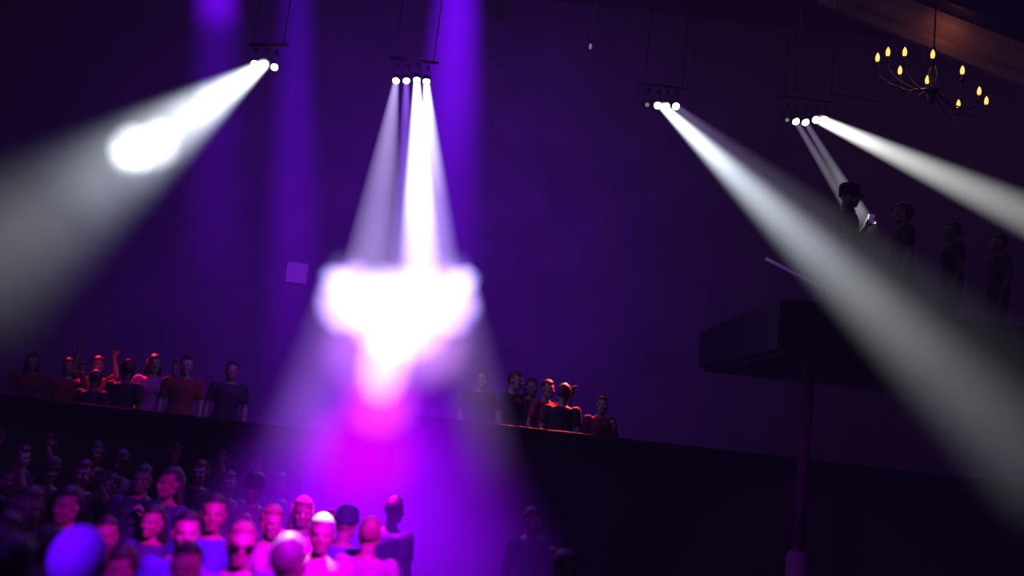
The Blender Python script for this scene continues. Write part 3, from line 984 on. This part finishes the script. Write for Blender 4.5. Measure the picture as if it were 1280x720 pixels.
stand('dim person with pinkish forehead just behind the blue hood', 132, 668, 0, 12, 'man_down', 'skin_tan', 'cloth_navy', 'short', 'hair_black', s=0.99)
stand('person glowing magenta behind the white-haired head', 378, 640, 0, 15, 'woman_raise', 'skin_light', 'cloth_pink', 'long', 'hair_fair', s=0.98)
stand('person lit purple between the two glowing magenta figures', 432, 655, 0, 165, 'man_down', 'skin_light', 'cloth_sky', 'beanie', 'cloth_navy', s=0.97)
# more of the dim crowd, hardly lit
figs = ['man_down', 'woman_down', 'man_drink', 'man_raise', 'woman_raise', 'man_up']
for px, py in ((20, 600), (62, 588), (140, 606), (150, 578), (215, 604), (250, 590), (285, 604), (318, 610), (28, 572), (120, 566), (200, 570), (245, 568), (350, 606), (70, 560)):
    sc_ = random.uniform(0.95, 1.04)
    stand('dim figure in dark clothes deep in the barely lit crowd on the floor', px, py, 0, random.uniform(-40, 40), random.choice(figs), random.choice(['skin_light', 'skin_tan', 'skin_dark']),
          random.choice(['cloth_black', 'cloth_navy', 'cloth_grey']), random.choice(['short', 'long', 'thick', 'beanie']), random.choice(['hair_black', 'hair_brown']), s=sc_, group='dim crowd on the floor')

# people on the red-lit tiers
def on_tier(label, px, py, zf, Y, *a, **k):
    p = at(px, py, Y)
    s = min(1.1, max(0.9, (p.z - zf) / HC.z))
    loc = V((p.x, Y, zf))
    return person(label, loc, R(a[0]), *a[1:], s=s, **k)


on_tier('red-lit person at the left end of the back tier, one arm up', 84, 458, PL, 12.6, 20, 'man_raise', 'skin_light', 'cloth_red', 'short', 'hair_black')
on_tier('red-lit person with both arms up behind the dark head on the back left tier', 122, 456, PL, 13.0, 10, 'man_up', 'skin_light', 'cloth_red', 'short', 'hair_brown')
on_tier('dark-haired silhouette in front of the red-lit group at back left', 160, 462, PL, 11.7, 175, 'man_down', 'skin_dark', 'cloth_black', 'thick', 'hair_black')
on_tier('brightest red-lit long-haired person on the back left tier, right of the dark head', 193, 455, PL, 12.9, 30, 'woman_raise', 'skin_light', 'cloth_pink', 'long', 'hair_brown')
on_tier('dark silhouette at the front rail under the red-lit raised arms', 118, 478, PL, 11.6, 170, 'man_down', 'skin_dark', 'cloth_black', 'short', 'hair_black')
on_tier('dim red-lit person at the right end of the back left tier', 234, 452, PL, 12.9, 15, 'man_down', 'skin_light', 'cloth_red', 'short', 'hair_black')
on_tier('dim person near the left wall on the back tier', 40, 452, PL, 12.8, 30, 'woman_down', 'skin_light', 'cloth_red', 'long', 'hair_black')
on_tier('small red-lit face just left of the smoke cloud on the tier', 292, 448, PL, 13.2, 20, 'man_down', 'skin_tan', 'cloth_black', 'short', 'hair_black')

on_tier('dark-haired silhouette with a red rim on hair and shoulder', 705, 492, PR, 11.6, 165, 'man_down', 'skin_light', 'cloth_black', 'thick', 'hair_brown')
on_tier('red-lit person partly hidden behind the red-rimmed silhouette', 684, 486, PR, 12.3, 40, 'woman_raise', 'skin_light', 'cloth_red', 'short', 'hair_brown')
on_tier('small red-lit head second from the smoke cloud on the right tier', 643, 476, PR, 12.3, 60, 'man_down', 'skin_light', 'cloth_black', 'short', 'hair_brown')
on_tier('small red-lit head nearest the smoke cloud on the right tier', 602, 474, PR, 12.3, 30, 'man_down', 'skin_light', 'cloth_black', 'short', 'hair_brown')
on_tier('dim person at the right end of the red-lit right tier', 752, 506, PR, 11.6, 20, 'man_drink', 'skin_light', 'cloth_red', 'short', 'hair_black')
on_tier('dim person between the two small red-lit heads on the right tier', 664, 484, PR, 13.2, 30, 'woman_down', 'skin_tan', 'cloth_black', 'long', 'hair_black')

# the balcony
p = hat_head
hat = person('silhouetted person in a flat-topped hat lifting a cup in the thin beams', V((p.x, p.y, BZ)), R(78), 'man_bare', 'skin_light', 'cloth_black', 'flat_hat', 'cloth_black')
for px, py, Y, lab, hr_ in ((1130, 268, 10.2, 'dark figure on the balcony just right of the person in the hat', 'thick'), (1192, 290, 10.2, 'dark figure on the balcony second right of the person in the hat', 'short'),
                            (1250, 312, 10.4, 'dark figure on the balcony under the narrow white beam', 'short')):
    q = at(px, py, Y)
    person(lab, V((q.x, Y, BZ)), R(-100), 'man_down', 'skin_tan', 'cloth_black', hr_, 'hair_black', s=min(1.08, max(0.92, (q.z - BZ) / HC.z)))
# the cup in the raised hand
mw = Matrix.Rotation(R(78), 4, 'Z')
gp = V((p.x, p.y, BZ)) + mw @ (V((0.115, -0.235, 1.33)) + V((-0.25, -0.25, 0.7)).normalized() * 0.075 + V((-0.040, -0.008, -0.045)))
bm = bmesh.new()
add_lathe(bm, [(0.026, 0.0), (0.028, 0.002), (0.036, 0.10), (0.034, 0.10), (0.027, 0.006), (0.002, 0.006)], n=18)
cup = obj('cup', bm, M['cup'])
cup.location = gp
tag(cup, 'small bright cup held up in front of the hat wearer', 'cup')


# ------------------------------------------------------------------ lamps
def crown(rt):
    return rt.location + V((0, 0, 1.70)) * rt.scale.z


def spot(name, loc, aim, energy, col, size=40, blend=0.6, rad=0.1):
    l = bpy.data.lights.new(name, 'SPOT')
    l.energy, l.color, l.spot_size, l.spot_blend, l.shadow_soft_size = energy, col, R(size), blend, rad
    o = bpy.data.objects.new(name, l)
    COL.objects.link(o)
    o.location = loc
    o.rotation_euler = (Vector(aim) - Vector(loc)).to_track_quat('-Z', 'Y').to_euler()
    return o


def point(name, loc, energy, col, rad=0.05):
    l = bpy.data.lights.new(name, 'POINT')
    l.energy, l.color, l.shadow_soft_size = energy, col, rad
    o = bpy.data.objects.new(name, l)
    COL.objects.link(o)
    o.location = loc
    return o


def area(name, loc, aim, energy, col, sx, sy):
    l = bpy.data.lights.new(name, 'AREA')
    l.shape = 'RECTANGLE'
    l.energy, l.color, l.size, l.size_y = energy, col, sx, sy
    o = bpy.data.objects.new(name, l)
    COL.objects.link(o)
    o.location = loc
    o.rotation_euler = (Vector(aim) - Vector(loc)).to_track_quat('-Z', 'Y').to_euler()
    return o


# added violet fill, no fixtures behind it
area('wall_fill', (3, 13.5, 10.2), (3, 17, 4.5), 120.0, (0.7, 0.35, 0.8), 16, 0.5)  # added to lift the blacks of the back wall
area('violet_fill_top', (0, 6, ZC - 0.1), (0, 9, 0), 220.0, (0.40, 0.10, 1.0), 18, 10)  # ambient fill added over the whole hall
area('violet_fill_front', (-1, -3.5, 8.5), (-1, 17, 6), 85.0, (0.36, 0.08, 1.0), 10, 3)  # unseen fill added from behind the camera
spot('violet_wall_fill', (-2.2, 10.6, 5.6), (-2.4, 17, 5.2), 9500.0, (0.22, 0.0, 1.0), 120, 1.0)  # added to tint the wall in place of violet haze
spot('violet_floor_fill', (-2.0, 9.5, 10.5), (-2.6, 8.5, 0), 6500.0, (0.26, 0.0, 1.0), 80, 1.0)  # added to tint floor and tiers violet from above
# colour on the crowd
spot('magenta_crowd_spot', (1.5, 1.5, 6.0), at_z(345, 690, 1.5), 42000.0, (0.70, 0.0, 1.0), 23, 1.0)
spot('blue_crowd_spot', (-3.5, 1.0, 5.5), at_z(170, 690, 1.5), 1100.0, (0.12, 0.0, 1.0), 50, 1.0)
spot('white_pink_top_spot', at(470, 200, 8.0), crown(HOT1), 90000.0, (1.0, 0.6, 1.0), 3.0, 0.7)
spot('second_white_pink_spot', at(400, 200, 8.5), crown(HOT2), 50000.0, (1.0, 0.45, 1.0), 1.9, 0.7)
spot('magenta_back_spot', at(470, 200, 8.5), at_z(430, 670, 1.4), 80000.0, (1.0, 0.0, 1.0), 20, 0.9)
spot('blue_hood_spot', (-2.6, 1.2, 4.4), crown(HOOD) - V((0, 0, 0.08)), 8500.0, (0.35, 0.0, 1.0), 9, 0.9)
spot('dim_magenta_crowd_spot', (-1.0, 0.5, 5.0), at_z(120, 640, 1.5), 120.0, (0.8, 0.0, 0.7), 50, 1.0)
# red on the tiers
spot('red_tier_spot_left', at(150, 200, 14.5), at(140, 465, 12.4), 13000.0, (1.0, 0.02, 0.10), 22, 0.8)
spot('red_tier_front_left', at(260, 250, 9.0), at(150, 460, 12.5), 1500.0, (1.0, 0.02, 0.22), 11, 0.9)
spot('red_tier_spot_right', at(775, 300, 13.6), at(695, 490, 11.8), 24000.0, (1.0, 0.07, 0.05), 22, 0.8)
# warm chandelier light and the balcony
point('chandelier_light', cen + V((0, 0, 0.15)), 14.0, (1.0, 0.5, 0.35), 0.5)
point('soffit_glow', at(1180, 34, 12.4), 10.0, (1.0, 0.28, 0.12), 0.06)  # unseen point lamp added for the warm patch on the soffit
spot('hat_beam_spot', P4[2] + (gp - P4[2]).normalized() * 0.2, gp, 34000.0, (0.95, 0.9, 1.0), 3, 0.5, 0.05)
spot('cross_hall_spot', P3[2] + (E3 - P3[2]).normalized() * 0.2, E3, 1500.0, (0.95, 0.97, 1.0), 6, 0.8, 0.05)
spot('magenta_post_spot', (0.5, 5.0, 5.0), (bx, by, 1.8), 1100.0, (0.65, 0.0, 1.0), 30, 0.9)
